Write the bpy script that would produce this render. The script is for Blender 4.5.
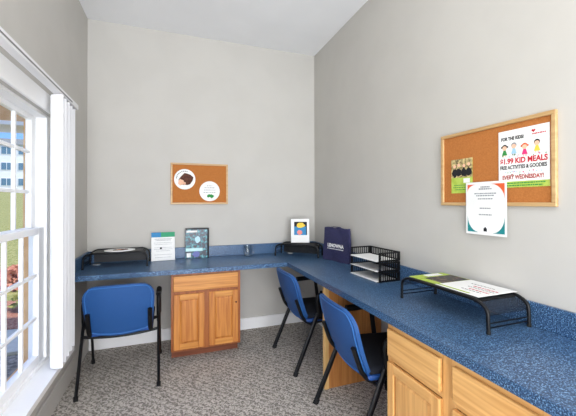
import bpy, bmesh, math, random
from mathutils import Vector, Matrix
random.seed(7)
PI = math.pi
scene = bpy.context.scene
for o in list(bpy.data.objects):
    bpy.data.objects.remove(o)

# ------------------------------------------------------------------ camera
XL, XR, YB, ZC = -0.7295, 1.4915, 3.2912, 2.9674
ZK, ZT, XF, YF = 0.7776, 0.8825, 0.9666, 2.7259
FPX, YAW, PIT, ROL, SY = 319.7134, 0.3427, 0.0060, -0.0017, 7.7877
F0 = Vector((math.sin(YAW), math.cos(YAW), 0)); R0 = Vector((math.cos(YAW), -math.sin(YAW), 0)); U0 = Vector((0, 0, 1))
Fw = F0*math.cos(PIT) + U0*math.sin(PIT); U2 = U0*math.cos(PIT) - F0*math.sin(PIT)
Rt = R0*math.cos(ROL) + U2*math.sin(ROL); Up = U2*math.cos(ROL) - R0*math.sin(ROL)
cam_data = bpy.data.cameras.new('camera')
cam = bpy.data.objects.new('camera', cam_data)
scene.collection.objects.link(cam)
M = Matrix(((Rt.x, Up.x, -Fw.x), (Rt.y, Up.y, -Fw.y), (Rt.z, Up.z, -Fw.z))).to_4x4()
M.translation = (0, 0, 1.32)
cam.matrix_world = M
cam_data.sensor_width = 36; cam_data.lens = FPX/576*36
cam_data.shift_y = -SY/576
cam_data.clip_start = 0.02; cam_data.clip_end = 400
scene.camera = cam

# ------------------------------------------------------------------ colour management, sky, sun and added lights
vs = scene.view_settings
vs.view_transform = 'Standard'; vs.look = 'None'; vs.gamma = 1; vs.use_curve_mapping = False
vs.exposure = 0.07

world = bpy.data.worlds.new('sky'); scene.world = world; world.use_nodes = True
nt = world.node_tree; nt.nodes.clear()
tc = nt.nodes.new('ShaderNodeTexCoord'); sep = nt.nodes.new('ShaderNodeSeparateXYZ')
nt.links.new(tc.outputs['Generated'], sep.inputs[0])
ramp = nt.nodes.new('ShaderNodeValToRGB')
ramp.color_ramp.elements[0].position = 0.0; ramp.color_ramp.elements[0].color = (0.22, 0.40, 0.72, 1)
ramp.color_ramp.elements[1].position = 0.35; ramp.color_ramp.elements[1].color = (0.07, 0.20, 0.55, 1)
nt.links.new(sep.outputs[2], ramp.inputs[0])
mp = nt.nodes.new('ShaderNodeMapping'); mp.inputs['Scale'].default_value = (1, 1, 2.2)
nt.links.new(tc.outputs['Generated'], mp.inputs[0])
nz = nt.nodes.new('ShaderNodeTexNoise'); nz.inputs['Scale'].default_value = 5.0; nz.inputs['Detail'].default_value = 6
nt.links.new(mp.outputs[0], nz.inputs[0])
cr = nt.nodes.new('ShaderNodeValToRGB'); cr.color_ramp.elements[0].position = 0.52; cr.color_ramp.elements[1].position = 0.68
nt.links.new(nz.outputs[0], cr.inputs[0])
mx = nt.nodes.new('ShaderNodeMix'); mx.data_type = 'RGBA'
nt.links.new(cr.outputs[0], mx.inputs[0]); nt.links.new(ramp.outputs[0], mx.inputs[6]); mx.inputs[7].default_value = (1.0, 1.0, 1.0, 1)
bg = nt.nodes.new('ShaderNodeBackground'); bg.inputs['Strength'].default_value = 1.9
nt.links.new(mx.outputs[2], bg.inputs[0])
wo = nt.nodes.new('ShaderNodeOutputWorld'); nt.links.new(bg.outputs[0], wo.inputs[0])

def light(name, kind, loc, energy, color=(1, 1, 1), size=None, size_y=None, direction=None, angle=None):
    d = bpy.data.lights.new(name, kind); d.energy = energy; d.color = color
    if size: d.shape = 'RECTANGLE'; d.size = size; d.size_y = size_y or size
    if angle is not None: d.angle = angle
    o = bpy.data.objects.new(name, d); scene.collection.objects.link(o); o.location = loc
    if direction: o.rotation_euler = Vector(direction).to_track_quat('-Z', 'Y').to_euler()
    return o
light('sun', 'SUN', (10, -4, 12), 4.2, (1.0, 0.95, 0.86), direction=(-0.55, 0.45, -0.75), angle=0.02)
# the room goes on behind the camera; unseen area fills are added to brighten it
light('added_ceiling_fill', 'AREA', (0.35, 0.9, 2.93), 5, (1.0, 0.985, 0.97), 1.3, 1.6, direction=(0, 0, -1))  # unseen overhead fill, added for brightness; no fixture is modelled
light('added_rear_top_fill', 'AREA', (0.35, -1.5, 2.93), 20, (1.0, 0.985, 0.97), 1.8, 1.8, direction=(0, 0.35, -1))  # unseen fill added behind the camera, aimed down and forward
light('added_rear_fill', 'AREA', (0.5, -3.0, 1.2), 190, (0.97, 0.985, 1.0), 1.8, 2.0, direction=(-0.10, 1, 0.75))  # added fill at the open rear end, tilted up to lift the ceiling
light('added_side_fill', 'AREA', (XL+0.03, -0.85, 1.25), 62, (0.96, 0.98, 1.0), 1.5, 1.7, direction=(1, 0.45, 0.10))  # added fill in front of solid wall, boosting the sideways light from the left

# ------------------------------------------------------------------ material helpers
def srgb(r, g, b):
    f = lambda c: (c/255/12.92) if c/255 <= 0.04045 else ((c/255+0.055)/1.055)**2.4
    return (f(r), f(g), f(b), 1)

def mat(name, col, rough=0.6, metal=0.0, col2=None, scale=40, detail=3, lo=0.4, hi=0.6, stretch=None, bump=0.0,
        alpha=None, spec=None, kind='noise', emit=None):
    m = bpy.data.materials.new(name); m.use_nodes = True
    t = m.node_tree; b = t.nodes['Principled BSDF']
    b.inputs['Roughness'].default_value = rough; b.inputs['Metallic'].default_value = metal
    if spec is not None: b.inputs['Specular IOR Level'].default_value = spec
    tcn = t.nodes.new('ShaderNodeTexCoord'); mpn = t.nodes.new('ShaderNodeMapping')
    t.links.new(tcn.outputs['Object'], mpn.inputs[0])
    if stretch: mpn.inputs['Scale'].default_value = stretch
    if kind == 'noise':
        tx = t.nodes.new('ShaderNodeTexNoise'); tx.inputs['Scale'].default_value = scale; tx.inputs['Detail'].default_value = detail; out = tx.outputs[0]
    elif kind == 'voronoi':
        tx = t.nodes.new('ShaderNodeTexVoronoi'); tx.inputs['Scale'].default_value = scale; out = tx.outputs['Distance']
    elif kind == 'checker':
        tx = t.nodes.new('ShaderNodeTexChecker'); tx.inputs['Scale'].default_value = scale; out = tx.outputs['Fac']
    t.links.new(mpn.outputs[0], tx.inputs[0])
    r = t.nodes.new('ShaderNodeValToRGB')
    r.color_ramp.elements[0].position = lo; r.color_ramp.elements[1].position = hi
    r.color_ramp.elements[0].color = col
    c2 = col2 if col2 else tuple(min(1, c*1.06) for c in col[:3])+(1,)
    r.color_ramp.elements[1].color = c2
    t.links.new(out, r.inputs[0]); t.links.new(r.outputs[0], b.inputs['Base Color'])
    if bump:
        bn = t.nodes.new('ShaderNodeBump'); bn.inputs['Strength'].default_value = bump; bn.inputs['Distance'].default_value = 0.004
        t.links.new(out, bn.inputs['Height']); t.links.new(bn.outputs[0], b.inputs['Normal'])
    if alpha is not None: b.inputs['Alpha'].default_value = alpha
    if emit: b.inputs['Emission Color'].default_value = col; b.inputs['Emission Strength'].default_value = emit
    return m

def oak(name, a, b_, axis):
    """long grain along the given axis, with darker pores"""
    m = bpy.data.materials.new(name); m.use_nodes = True
    t = m.node_tree; b = t.nodes['Principled BSDF']; b.inputs['Roughness'].default_value = 0.38
    tcn = t.nodes.new('ShaderNodeTexCoord'); mpn = t.nodes.new('ShaderNodeMapping')
    s = [46, 46, 46]; s['xyz'.index(axis)] = 2.2
    mpn.inputs['Scale'].default_value = s
    t.links.new(tcn.outputs['Object'], mpn.inputs[0])
    n1 = t.nodes.new('ShaderNodeTexNoise'); n1.inputs['Scale'].default_value = 1.0; n1.inputs['Detail'].default_value = 5; n1.inputs['Distortion'].default_value = 0.6
    t.links.new(mpn.outputs[0], n1.inputs[0])
    r = t.nodes.new('ShaderNodeValToRGB'); r.color_ramp.elements[0].position = 0.32; r.color_ramp.elements[1].position = 0.62
    r.color_ramp.elements[0].color = b_; r.color_ramp.elements[1].color = a
    t.links.new(n1.outputs[0], r.inputs[0]); t.links.new(r.outputs[0], b.inputs['Base Color'])
    return m

MW = mat('wall_paint', srgb(194, 191, 185), 0.9, col2=srgb(197, 194, 188), scale=3)
MC = mat('ceiling_paint', srgb(240, 241, 243), 0.95, col2=srgb(243, 244, 246), scale=2)
MWH = mat('white_trim_paint', srgb(248, 248, 248), 0.45, col2=srgb(250, 250, 250), scale=2)
MVIN = mat('white_window_vinyl', srgb(250, 250, 250), 0.35, col2=srgb(252, 252, 252), scale=2)
MBLIND = mat('white_blind_vinyl', srgb(236, 236, 238), 0.5, col2=srgb(239, 239, 241), scale=2)
MSLIT = mat('grey_rail_slot', srgb(120, 120, 122), 0.6)
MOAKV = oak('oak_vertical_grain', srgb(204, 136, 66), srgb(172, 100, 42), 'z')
MOAKF = oak('oak_face_frame', srgb(164, 96, 46), srgb(132, 70, 32), 'z')
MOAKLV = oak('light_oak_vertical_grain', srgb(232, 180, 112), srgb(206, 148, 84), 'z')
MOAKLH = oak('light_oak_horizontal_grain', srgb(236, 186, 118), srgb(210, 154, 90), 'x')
MOAKH = oak('oak_horizontal_grain', srgb(212, 148, 74), srgb(182, 114, 50), 'x')
MOAKP = oak('pale_oak_edge', srgb(232, 192, 130), srgb(214, 168, 104), 'z')
MOAKS = oak('oak_side_panel', srgb(196, 134, 74), srgb(168, 106, 54), 'z')
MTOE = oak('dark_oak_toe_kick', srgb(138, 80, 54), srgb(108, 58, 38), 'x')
MFRAME = oak('blond_wood_frame', srgb(204, 168, 118), srgb(184, 146, 96), 'x')
MCORK = mat('cork', srgb(172, 104, 46), 0.95, col2=srgb(188, 118, 58), scale=160, detail=4, lo=0.30, hi=0.70, bump=0.15)
MBLACK = mat('black_plastic', srgb(9, 9, 11), 0.5, col2=srgb(13, 13, 15), scale=30, spec=0.3)
MTUBE = mat('black_enamelled_tube', srgb(9, 10, 14), 0.34, col2=srgb(14, 15, 19), scale=30, spec=0.3)
MRUB = mat('black_rubber', srgb(14, 14, 15), 0.8)
MBLUE = mat('blue_back_fabric', srgb(14, 60, 120), 0.62, col2=srgb(38, 94, 158), scale=260, kind='checker')
MPIPE = mat('blue_piping', srgb(50, 108, 176), 0.5)
MSHELL = mat('blue_seat_shell', srgb(24, 70, 138), 0.5)
MSEAT = mat('dark_seat_fabric', srgb(16, 19, 28), 0.95, col2=srgb(22, 26, 38), scale=300, bump=0.2)
MMESH = mat('black_wire_mesh', srgb(24, 24, 28), 0.5, alpha=0.30, scale=200)
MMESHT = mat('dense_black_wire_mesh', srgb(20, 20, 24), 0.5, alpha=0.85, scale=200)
MPAPER = mat('white_paper', srgb(238, 238, 236), 0.7, col2=srgb(242, 242, 240), scale=4)
MPAPERG = mat('grey_printing', srgb(150, 152, 156), 0.8)
MINK = mat('black_ink', srgb(24, 24, 28), 0.8)
MRED = mat('red_ink', srgb(196, 24, 44), 0.7)
MBRICK_INK = mat('brick_red_ink', srgb(168, 50, 36), 0.7)
MLIME = mat('lime_green_print', srgb(168, 192, 70), 0.7, col2=srgb(184, 206, 92), scale=30)
MYEL = mat('yellow_print', srgb(242, 206, 70), 0.7)
MORANGE = mat('orange_red_print', srgb(222, 92, 44), 0.7)
MTEAL = mat('teal_print', srgb(22, 132, 136), 0.7)
MSKIN = mat('peach_print', srgb(240, 190, 160), 0.8)
MPINK = mat('pink_print', srgb(224, 50, 120), 0.8)
MLILAC = mat('lilac_print', srgb(196, 180, 214), 0.8)
MBROWN = mat('brown_print', srgb(70, 36, 26), 0.8, col2=srgb(96, 54, 36), scale=60)
MLEAF = mat('green_print', srgb(46, 140, 66), 0.8)
MSKY = mat('pale_blue_print', srgb(160, 200, 226), 0.8)
MBLUEP = mat('blue_print', srgb(40, 130, 184), 0.6)
MNAVY = mat('navy_nonwoven_fabric', srgb(38, 38, 74), 0.85, col2=srgb(48, 48, 88), scale=140, bump=0.25)
MGROM = mat('grey_plastic_cap', srgb(178, 180, 184), 0.4)
MBRICK = mat("tan_brick", srgb(224, 176, 126), 0.9, col2=srgb(236, 196, 150), scale=9)
MGRASS = mat('lawn', srgb(128, 134, 66), 1.0, col2=srgb(172, 164, 104), scale=14, detail=6)
MMULCH = mat('red_mulch', srgb(150, 92, 74), 1.0, col2=srgb(190, 138, 112), scale=30, detail=5)
MPATH = mat('pale_concrete', srgb(206, 196, 178), 0.9, col2=srgb(216, 206, 190), scale=8)
MGRAV = mat('grey_gravel', srgb(112, 104, 94), 1.0, col2=srgb(168, 158, 146), scale=24, detail=5)
MSIDING = mat('white_siding', srgb(226, 228, 232), 0.8)
MPANE = mat('blue_grey_pane', srgb(96, 128, 150), 0.2)
MSHUT = mat('dark_shutter', srgb(52, 62, 76), 0.7)
MROOF = mat('grey_shingle', srgb(158, 158, 162), 0.9)

def countertop_mat():
    m = bpy.data.materials.new('blue_speckled_laminate'); m.use_nodes = True
    t = m.node_tree; b = t.nodes['Principled BSDF']; b.inputs['Roughness'].default_value = 0.30
    tcn = t.nodes.new('ShaderNodeTexCoord')
    n1 = t.nodes.new('ShaderNodeTexNoise'); n1.inputs['Scale'].default_value = 210; n1.inputs['Detail'].default_value = 2
    t.links.new(tcn.outputs['Object'], n1.inputs[0])
    r = t.nodes.new('ShaderNodeValToRGB'); e = r.color_ramp.elements
    e[0].position = 0.36; e[0].color = srgb(24, 44, 74); e[1].position = 0.66; e[1].color = srgb(132, 172, 208)
    k = e.new(0.48); k.color = srgb(42, 74, 112); k = e.new(0.56); k.color = srgb(68, 104, 144)
    t.links.new(n1.outputs[0], r.inputs[0]); t.links.new(r.outputs[0], b.inputs['Base Color'])
    return m
MLAM = countertop_mat()

def carpet_mat():
    m = bpy.data.materials.new('patterned_carpet'); m.use_nodes = True
    t = m.node_tree; b = t.nodes['Principled BSDF']; b.inputs['Roughness'].default_value = 1.0; b.inputs['Specular IOR Level'].default_value = 0.1
    tcn = t.nodes.new('ShaderNodeTexCoord')
    w = t.nodes.new('ShaderNodeTexWave'); w.wave_type = 'BANDS'; w.bands_direction = 'DIAGONAL'
    w.inputs['Scale'].default_value = 11; w.inputs['Distortion'].default_value = 9; w.inputs['Detail'].default_value = 2; w.inputs['Detail Scale'].default_value = 3.5
    t.links.new(tcn.outputs['Object'], w.inputs[0])
    n = t.nodes.new('ShaderNodeTexNoise'); n.inputs['Scale'].default_value = 1.0; n.inputs['Detail'].default_value = 3
    cm = t.nodes.new('ShaderNodeMapping'); cm.inputs['Scale'].default_value = (95, 190, 100); cm.inputs['Rotation'].default_value = (0, 0, -0.35)
    t.links.new(tcn.outputs['Object'], cm.inputs[0]); t.links.new(cm.outputs[0], n.inputs[0])
    mxn = t.nodes.new('ShaderNodeMix'); mxn.data_type = 'FLOAT'; mxn.inputs[0].default_value = 0.80
    t.links.new(w.outputs['Fac'], mxn.inputs[2]); t.links.new(n.outputs[0], mxn.inputs[3])
    r = t.nodes.new('ShaderNodeValToRGB'); e = r.color_ramp.elements
    e[0].position = 0.34; e[0].color = srgb(104, 98, 91); e[1].position = 0.66; e[1].color = srgb(220, 213, 204)
    t.links.new(mxn.outputs[0], r.inputs[0]); t.links.new(r.outputs[0], b.inputs['Base Color'])
    bn = t.nodes.new('ShaderNodeBump'); bn.inputs['Strength'].default_value = 0.5; bn.inputs['Distance'].default_value = 0.006
    t.links.new(mxn.outputs[0], bn.inputs['Height']); t.links.new(bn.outputs[0], b.inputs['Normal'])
    return m
MCARP = carpet_mat()

def glass_mat(name, tint=(1, 1, 1, 1), ior=1.45, thin=True):
    m = bpy.data.materials.new(name); m.use_nodes = True
    t = m.node_tree; t.nodes.clear()
    o = t.nodes.new('ShaderNodeOutputMaterial'); g = t.nodes.new('ShaderNodeBsdfGlossy'); g.inputs['Roughness'].default_value = 0.02
    tr = t.nodes.new('ShaderNodeBsdfTransparent'); tr.inputs[0].default_value = tint
    lw = t.nodes.new('ShaderNodeLayerWeight'); lw.inputs[0].default_value = 0.35
    fr = t.nodes.new('ShaderNodeMath'); fr.operation = 'MULTIPLY'; fr.inputs[1].default_value = (ior-1)*0.7
    t.links.new(lw.outputs['Facing'], fr.inputs[0])
    mxs = t.nodes.new('ShaderNodeMixShader')
    t.links.new(fr.outputs[0], mxs.inputs[0]); t.links.new(tr.outputs[0], mxs.inputs[1]); t.links.new(g.outputs[0], mxs.inputs[2])
    t.links.new(mxs.outputs[0], o.inputs[0])
    return m
MGLASS = glass_mat('window_glass', ior=1.04)
MCUP = bpy.data.materials.new('clear_glass'); MCUP.use_nodes = True
_b = MCUP.node_tree.nodes['Principled BSDF']; _b.inputs['Transmission Weight'].default_value = 1.0; _b.inputs['Roughness'].default_value = 0.03
_b.inputs['Base Color'].default_value = (0.96, 0.98, 0.98, 1); _b.inputs['IOR'].default_value = 1.48

def art_mat():
    m = bpy.data.materials.new('teal_cover_art'); m.use_nodes = True
    t = m.node_tree; b = t.nodes['Principled BSDF']; b.inputs['Roughness'].default_value = 0.3
    tcn = t.nodes.new('ShaderNodeTexCoord')
    n = t.nodes.new('ShaderNodeTexNoise'); n.inputs['Scale'].default_value = 34; n.inputs['Detail'].default_value = 4; n.inputs['Distortion'].default_value = 0.8
    t.links.new(tcn.outputs['Object'], n.inputs[0])
    r = t.nodes.new('ShaderNodeValToRGB'); e = r.color_ramp.elements
    e[0].position = 0.42; e[0].color = srgb(6, 18, 40); e[1].position = 0.76; e[1].color = srgb(150, 206, 214)
    k = e.new(0.50); k.color = srgb(12, 64, 90); k = e.new(0.60); k.color = srgb(36, 138, 146)
    t.links.new(n.outputs[0], r.inputs[0]); t.links.new(r.outputs[0], b.inputs['Base Color'])
    return m
MART = art_mat()

# ------------------------------------------------------------------ geometry helpers
def new_bm(): return bmesh.new()

def box(bm, x0, x1, y0, y1, z0, z1, bevel=0.0, seg=1):
    vs_ = [bm.verts.new((x, y, z)) for x in (x0, x1) for y in (y0, y1) for z in (z0, z1)]
    idx = [(0, 1, 3, 2), (4, 6, 7, 5), (0, 4, 5, 1), (2, 3, 7, 6), (0, 2, 6, 4), (1, 5, 7, 3)]
    fs = [bm.faces.new([vs_[i] for i in f]) for f in idx]
    if bevel > 0:
        ed = list({e for f in fs for e in f.edges})
        bmesh.ops.bevel(bm, geom=ed, offset=bevel, segments=seg, profile=0.5, affect='EDGES')
    return bm

def fillet(pts, r, n=5):
    pts = [Vector(p) for p in pts]; out = [pts[0]]
    for i in range(1, len(pts)-1):
        a, p, b = pts[i-1], pts[i], pts[i+1]
        da, db = (a-p), (b-p); k = min(r, da.length*0.48, db.length*0.48)
        s, e = p+da.normalized()*k, p+db.normalized()*k
        for j in range(n+1):
            t = j/n; out.append(s*(1-t)**2 + p*2*t*(1-t) + e*t*t)
    out.append(pts[-1]); return out

def tube(bm, pts, r, sides=10, flat=1.0, caps=True):
    pts = [Vector(p) for p in pts]; rings = []
    up = Vector((0, 0, 1)); prev = None
    for i, p in enumerate(pts):
        d = (pts[min(i+1, len(pts)-1)] - pts[max(i-1, 0)]).normalized()
        if prev is None:
            ref = Vector((1, 0, 0)) if abs(d.x) < 0.9 else Vector((0, 1, 0))
            a = (ref - d*ref.dot(d)).normalized()
        else:
            a = (prev - d*prev.dot(d)).normalized()
        prev = a; b = d.cross(a)
        rings.append([bm.verts.new(p + a*math.cos(2*PI*k/sides)*r*flat + b*math.sin(2*PI*k/sides)*r) for k in range(sides)])
    for i in range(len(rings)-1):
        for k in range(sides):
            bm.faces.new((rings[i][k], rings[i][(k+1) % sides], rings[i+1][(k+1) % sides], rings[i+1][k]))
    if caps:
        bm.faces.new(rings[0][::-1]); bm.faces.new(rings[-1])
    return bm

def prism(bm, pts, y0, y1):
    """outline in the xz plane pushed from y0 to y1"""
    a = [bm.verts.new((x, y0, z)) for x, z in pts]; b = [bm.verts.new((x, y1, z)) for x, z in pts]
    n = len(pts)
    bm.faces.new(a); bm.faces.new(b[::-1])
    for i in range(n): bm.faces.new((a[i], b[i], b[(i+1) % n], a[(i+1) % n]))
    return bm

def slab(bm, pts, z0, z1):
    a = [bm.verts.new((x, y, z0)) for x, y in pts]; b = [bm.verts.new((x, y, z1)) for x, y in pts]
    n = len(pts)
    bm.faces.new(a[::-1]); bm.faces.new(b)
    for i in range(n): bm.faces.new((a[i], a[(i+1) % n], b[(i+1) % n], b[i]))
    return bm

def disc(cx, cz, r, n=28, sx=1.0): return [(cx+r*sx*math.cos(2*PI*k/n), cz+r*math.sin(2*PI*k/n)) for k in range(n)]

def obj(name, bm, m, parent=None, smooth=False, loc=None, label=None):
    bmesh.ops.recalc_face_normals(bm, faces=bm.faces)
    me = bpy.data.meshes.new(name); bm.to_mesh(me); bm.free()
    for mm in (m if isinstance(m, (list, tuple)) else [m]): me.materials.append(mm)
    if smooth:
        for p in me.polygons: p.use_smooth = True
        try: me.set_sharp_from_angle(angle=math.radians(38))
        except Exception: pass
    o = bpy.data.objects.new(name, me); scene.collection.objects.link(o)
    if parent: o.parent = parent
    if loc: o.location = loc
    if label: o['label'] = label
    return o

def thing(name, label, cat, loc=(0, 0, 0), rotz=0, group=None, rot=None):
    o = bpy.data.objects.new(name, None); scene.collection.objects.link(o)
    o.empty_display_size = 0.05
    o.location = loc; o.rotation_euler = rot if rot else (0, 0, rotz)
    o['label'] = label; o['category'] = cat
    if group: o['group'] = group
    return o

def struct(name, bm, m, parent=None, label=None):
    o = obj(name, bm, m, parent)
    if not parent:
        o['kind'] = 'structure'
        o['label'] = label or name.replace('_', ' '); o['category'] = name.split('_')[0]
    return o

def text(parent, s, m, size, x, z, y, width=None, shear=0.0, align='LEFT', name='lettering', bold=0.0, rotdeg=0):
    """letters standing in the xz plane of their parent, facing -y"""
    cu = bpy.data.curves.new('txt', 'FONT'); cu.body = s; cu.size = size; cu.align_x = align
    cu.extrude = 0.0002; cu.offset = bold; cu.shear = shear; cu.resolution_u = 3
    tmp = bpy.data.objects.new('txt', cu); scene.collection.objects.link(tmp)
    dg = bpy.context.evaluated_depsgraph_get()
    me = bpy.data.meshes.new_from_object(tmp.evaluated_get(dg))
    bpy.data.objects.remove(tmp)
    xs = [v.co.x for v in me.vertices]
    if xs and width:
        k = width/(max(xs)-min(xs)); me.transform(Matrix.Diagonal((k, 1, 1, 1)))
        if align == 'LEFT': me.transform(Matrix.Translation((-min(xs)*k, 0, 0)))
    me.transform(Matrix.Rotation(math.radians(rotdeg), 4, 'Z'))
    me.transform(Matrix.Translation((x, y, z)) @ Matrix.Rotation(PI/2, 4, 'X'))
    me.materials.clear(); me.materials.append(m)
    o = bpy.data.objects.new(name, me); scene.collection.objects.link(o); o.parent = parent
    return o

def copy_tree(o, parent=None):
    c = o.copy(); scene.collection.objects.link(c)
    if parent: c.parent = parent
    for ch in list(o.children): copy_tree(ch, c)
    return c

# ------------------------------------------------------------------ the room
REAR = -3.3
bm = new_bm(); box(bm, XL-0.3, XR+0.3, REAR, YB+0.15, -0.12, 0)
struct('floor', bm, MCARP, label='grey and brown patterned carpet floor of the office')
bm = new_bm(); box(bm, XL-0.3, XR+0.3, REAR, YB+0.15, ZC, ZC+0.15)
struct('ceiling', bm, MC, label='plain white ceiling')
bm = new_bm(); box(bm, XL-0.3, XR+0.15, YB, YB+0.15, 0, ZC)
struct('wall_back', bm, MW, label='pale grey back wall with the smaller cork board')
bm = new_bm(); box(bm, XR, XR+0.15, REAR, YB, 0, ZC)
struct('wall_right', bm, MW, label='pale grey right wall with the larger cork board')
# left wall with one wide window opening; inner leaf painted, outer leaf brick
WY0, WY1, WZ0, WZ1 = 0.35, 2.445, 0.335, 1.868
bm = new_bm()
for a, b in ((XL-0.12, XL),):
    box(bm, a, b, REAR, WY0, 0, ZC); box(bm, a, b, WY1, YB, 0, ZC)
    box(bm, a, b, WY0, WY1, 0, WZ0-0.03); box(bm, a, b, WY0, WY1, WZ1, ZC)
struct('wall_left', bm, MW, label='pale grey left wall around the window')
bm = new_bm(); a, b = XL-0.165, XL-0.12
box(bm, a, b, REAR, WY0, -0.3, ZC); box(bm, a, b, WY1+0.015, YB+0.15, -0.3, ZC)
box(bm, a, b, WY0, WY1+0.015, -0.3, WZ0-0.02); box(bm, a, b, WY0, WY1+0.015, WZ1, ZC)
struct('wall_outer', bm, MBRICK, label='tan brick outer face of the left wall seen through the window')

# tan porch bay beyond the window
pb = thing('porch', 'tan porch post and wide beam outside, framing the view through the upper sash', 'porch', (-1.385, 3.8, -0.3))
bm = new_bm(); box(bm, 0.0, 0.34, 0, 0.34, 0, 2.36, 0.004); obj('post', bm, MBRICK, pb)
bm = new_bm(); box(bm, -3.2, 0.36, -0.02, 0.36, 2.401, 3.3, 0.004); obj('beam', bm, MBRICK, pb)
bm = new_bm(); box(bm, -3.22, 0.38, -0.05, 0.39, 2.361, 2.400, 0.004); obj('trim_board', bm, MWH, pb)

# baseboards
bm = new_bm(); box(bm, XL+0.016, XR-0.016, YB-0.016, YB, 0, 0.115, 0.003)
struct('baseboard_back', bm, MWH, label='white baseboard along the back wall')
bm = new_bm(); box(bm, XL, XL+0.016, REAR, YB, 0, 0.135, 0.003)
struct('baseboard_left', bm, MW, label='grey baseboard under the window')
bm = new_bm(); box(bm, XR-0.016, XR, 1.4, YB-0.016, 0, 0.115, 0.003)
struct('baseboard_right', bm, MWH, label='white baseboard along the right wall')

# window: casing, sill, frame, two sashes in two bays
win = bpy.data.objects.new('window_1', None); scene.collection.objects.link(win); win['kind'] = 'structure'
win['label'] = 'white double hung window with grid muntins'; win['category'] = 'window'
bm = new_bm()
box(bm, XL, XL+0.018, WY0-0.10, WY1+0.10, WZ1, WZ1+0.108, 0.003)
box(bm, XL, XL+0.018, WY1, WY1+0.10, WZ0, WZ1-0.0005, 0.003)
box(bm, XL, XL+0.018, WY0-0.10, WY0, WZ0, WZ1-0.0005, 0.003)
obj('casing', bm, MWH, win)
bm = new_bm(); box(bm, XL-0.12, -0.645, WY0-0.13, WY1+0.13, WZ0-0.03, WZ0, 0.004, 2)
# the part of the sill inside the wall only fills the opening
bm.free(); bm = new_bm()
slab(bm, [(XL-0.12, WY0), (XL-0.12, WY1), (XL+0.0005, WY1), (XL+0.0005, WY1+0.13), (-0.645, WY1+0.13), (-0.645, WY0-0.13), (XL+0.0005, WY0-0.13), (XL+0.0005, WY0)], WZ0-0.03, WZ0)
obj('sill', bm, MWH, win)
bm = new_bm()
X0, X1 = XL-0.118, XL-0.022
for y0, y1 in ((WY0, WY0+0.045), (WY1-0.045, WY1), ((WY0+WY1)/2-0.05, (WY0+WY1)/2+0.05)):
    box(bm, X0, X1, y0, y1, WZ0, WZ1, 0.003)
box(bm, X0, X1, WY0+0.045, WY1-0.045, WZ1-0.018, WZ1-0.0005); box(bm, X0, X1, WY0+0.045, WY1-0.045, WZ0+0.0005, WZ0+0.02)
obj('window_frame', bm, MVIN, win)

def sash(y0, y1, z0, z1, xc, stile, rail_b, rail_t, vy, hz, m=0.010):
    t = 0.016; bm = new_bm()
    box(bm, xc-t, xc+t, y0, y0+stile, z0, z1, 0.003); box(bm, xc-t, xc+t, y1-stile, y1, z0, z1, 0.003)
    box(bm, xc-t, xc+t, y0+stile, y1-stile, z0, z0+rail_b, 0.003); box(bm, xc-t, xc+t, y0+stile, y1-stile, z1-rail_t, z1, 0.003)
    s = obj('sash', bm, MVIN, win)
    bm = new_bm()
    for y in vy: box(bm, xc-0.008, xc+0.010, y-m, y+m, z0+rail_b, z1-rail_t, 0.002)
    for z in hz: box(bm, xc-0.0075, xc+0.0095, y0+stile, y1-stile, z-m, z+m, 0.002)
    obj('muntin', bm, MVIN, s)
    bm = new_bm(); box(bm, xc-0.003, xc+0.003, y0+stile, y1-stile, z0+rail_b, z1-rail_t)
    obj('pane', bm, MGLASS, s)
mid = (WY0+WY1)/2
for (ya, yb) in ((mid+0.05, WY1-0.045), (WY0+0.045, mid-0.05)):
    off = yb - (WY1-0.045)
    sash(ya, yb, 1.135, WZ1-0.018, XL-0.096, 0.065, 0.035, 0.03, [y+off for y in (2.145, 1.955, 1.765, 1.60)], (1.385, 1.625))
    sash(ya, yb, WZ0+0.02, 1.168, XL-0.052, 0.085, 0.05, 0.038, [y+off for y in (2.12, 1.935, 1.75, 1.58)], (0.63, 0.885))

# ------------------------------------------------------------------ outside the window
def terrain():
    bm = new_bm(); xs = [-160, -60, -30, -15, -8, -4, XL-0.27]; ys = [-20, 0, 4, 6, 9, 14, 25, 40, 60, 90, 200]
    def h(x, y):
        d = math.hypot(x, y); return -0.3 + max(0, d-7)*0.062 if d < 62 else -0.3 + 55*0.062
    g = [[bm.verts.new((x, y, h(x, y))) for y in ys] for x in xs]
    for i in range(len(xs)-1):
        for j in range(len(ys)-1): bm.faces.new((g[i][j], g[i+1][j], g[i+1][j+1], g[i][j+1]))
    return bm
o = struct('ground', terrain(), MGRASS, label='sunlit lawn rising away outside the window')
bm = new_bm(); slab(bm, [(XL-0.28, 1.0), (-6, 1.0), (-6, 4.15), (XL-0.28, 4.15)], -0.31, -0.285)
struct('ground_gravel', bm, MGRAV, label='grey gravel strip close to the outside of the window')
bm = new_bm(); slab(bm, [(XL-0.28, 4.2), (-6, 4.2), (-6, 4.95), (XL-0.28, 4.95)], -0.31, -0.27)
struct('ground_path', bm, MPATH, label='pale concrete path across the lawn')
bm = new_bm(); slab(bm, [(XL-0.28, 5.0), (-6, 5.0), (-6, 6.6), (XL-0.28, 6.6)], -0.31, -0.275)
struct('ground_mulch', bm, MMULCH, label='reddish mulch bed behind the path')

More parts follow.
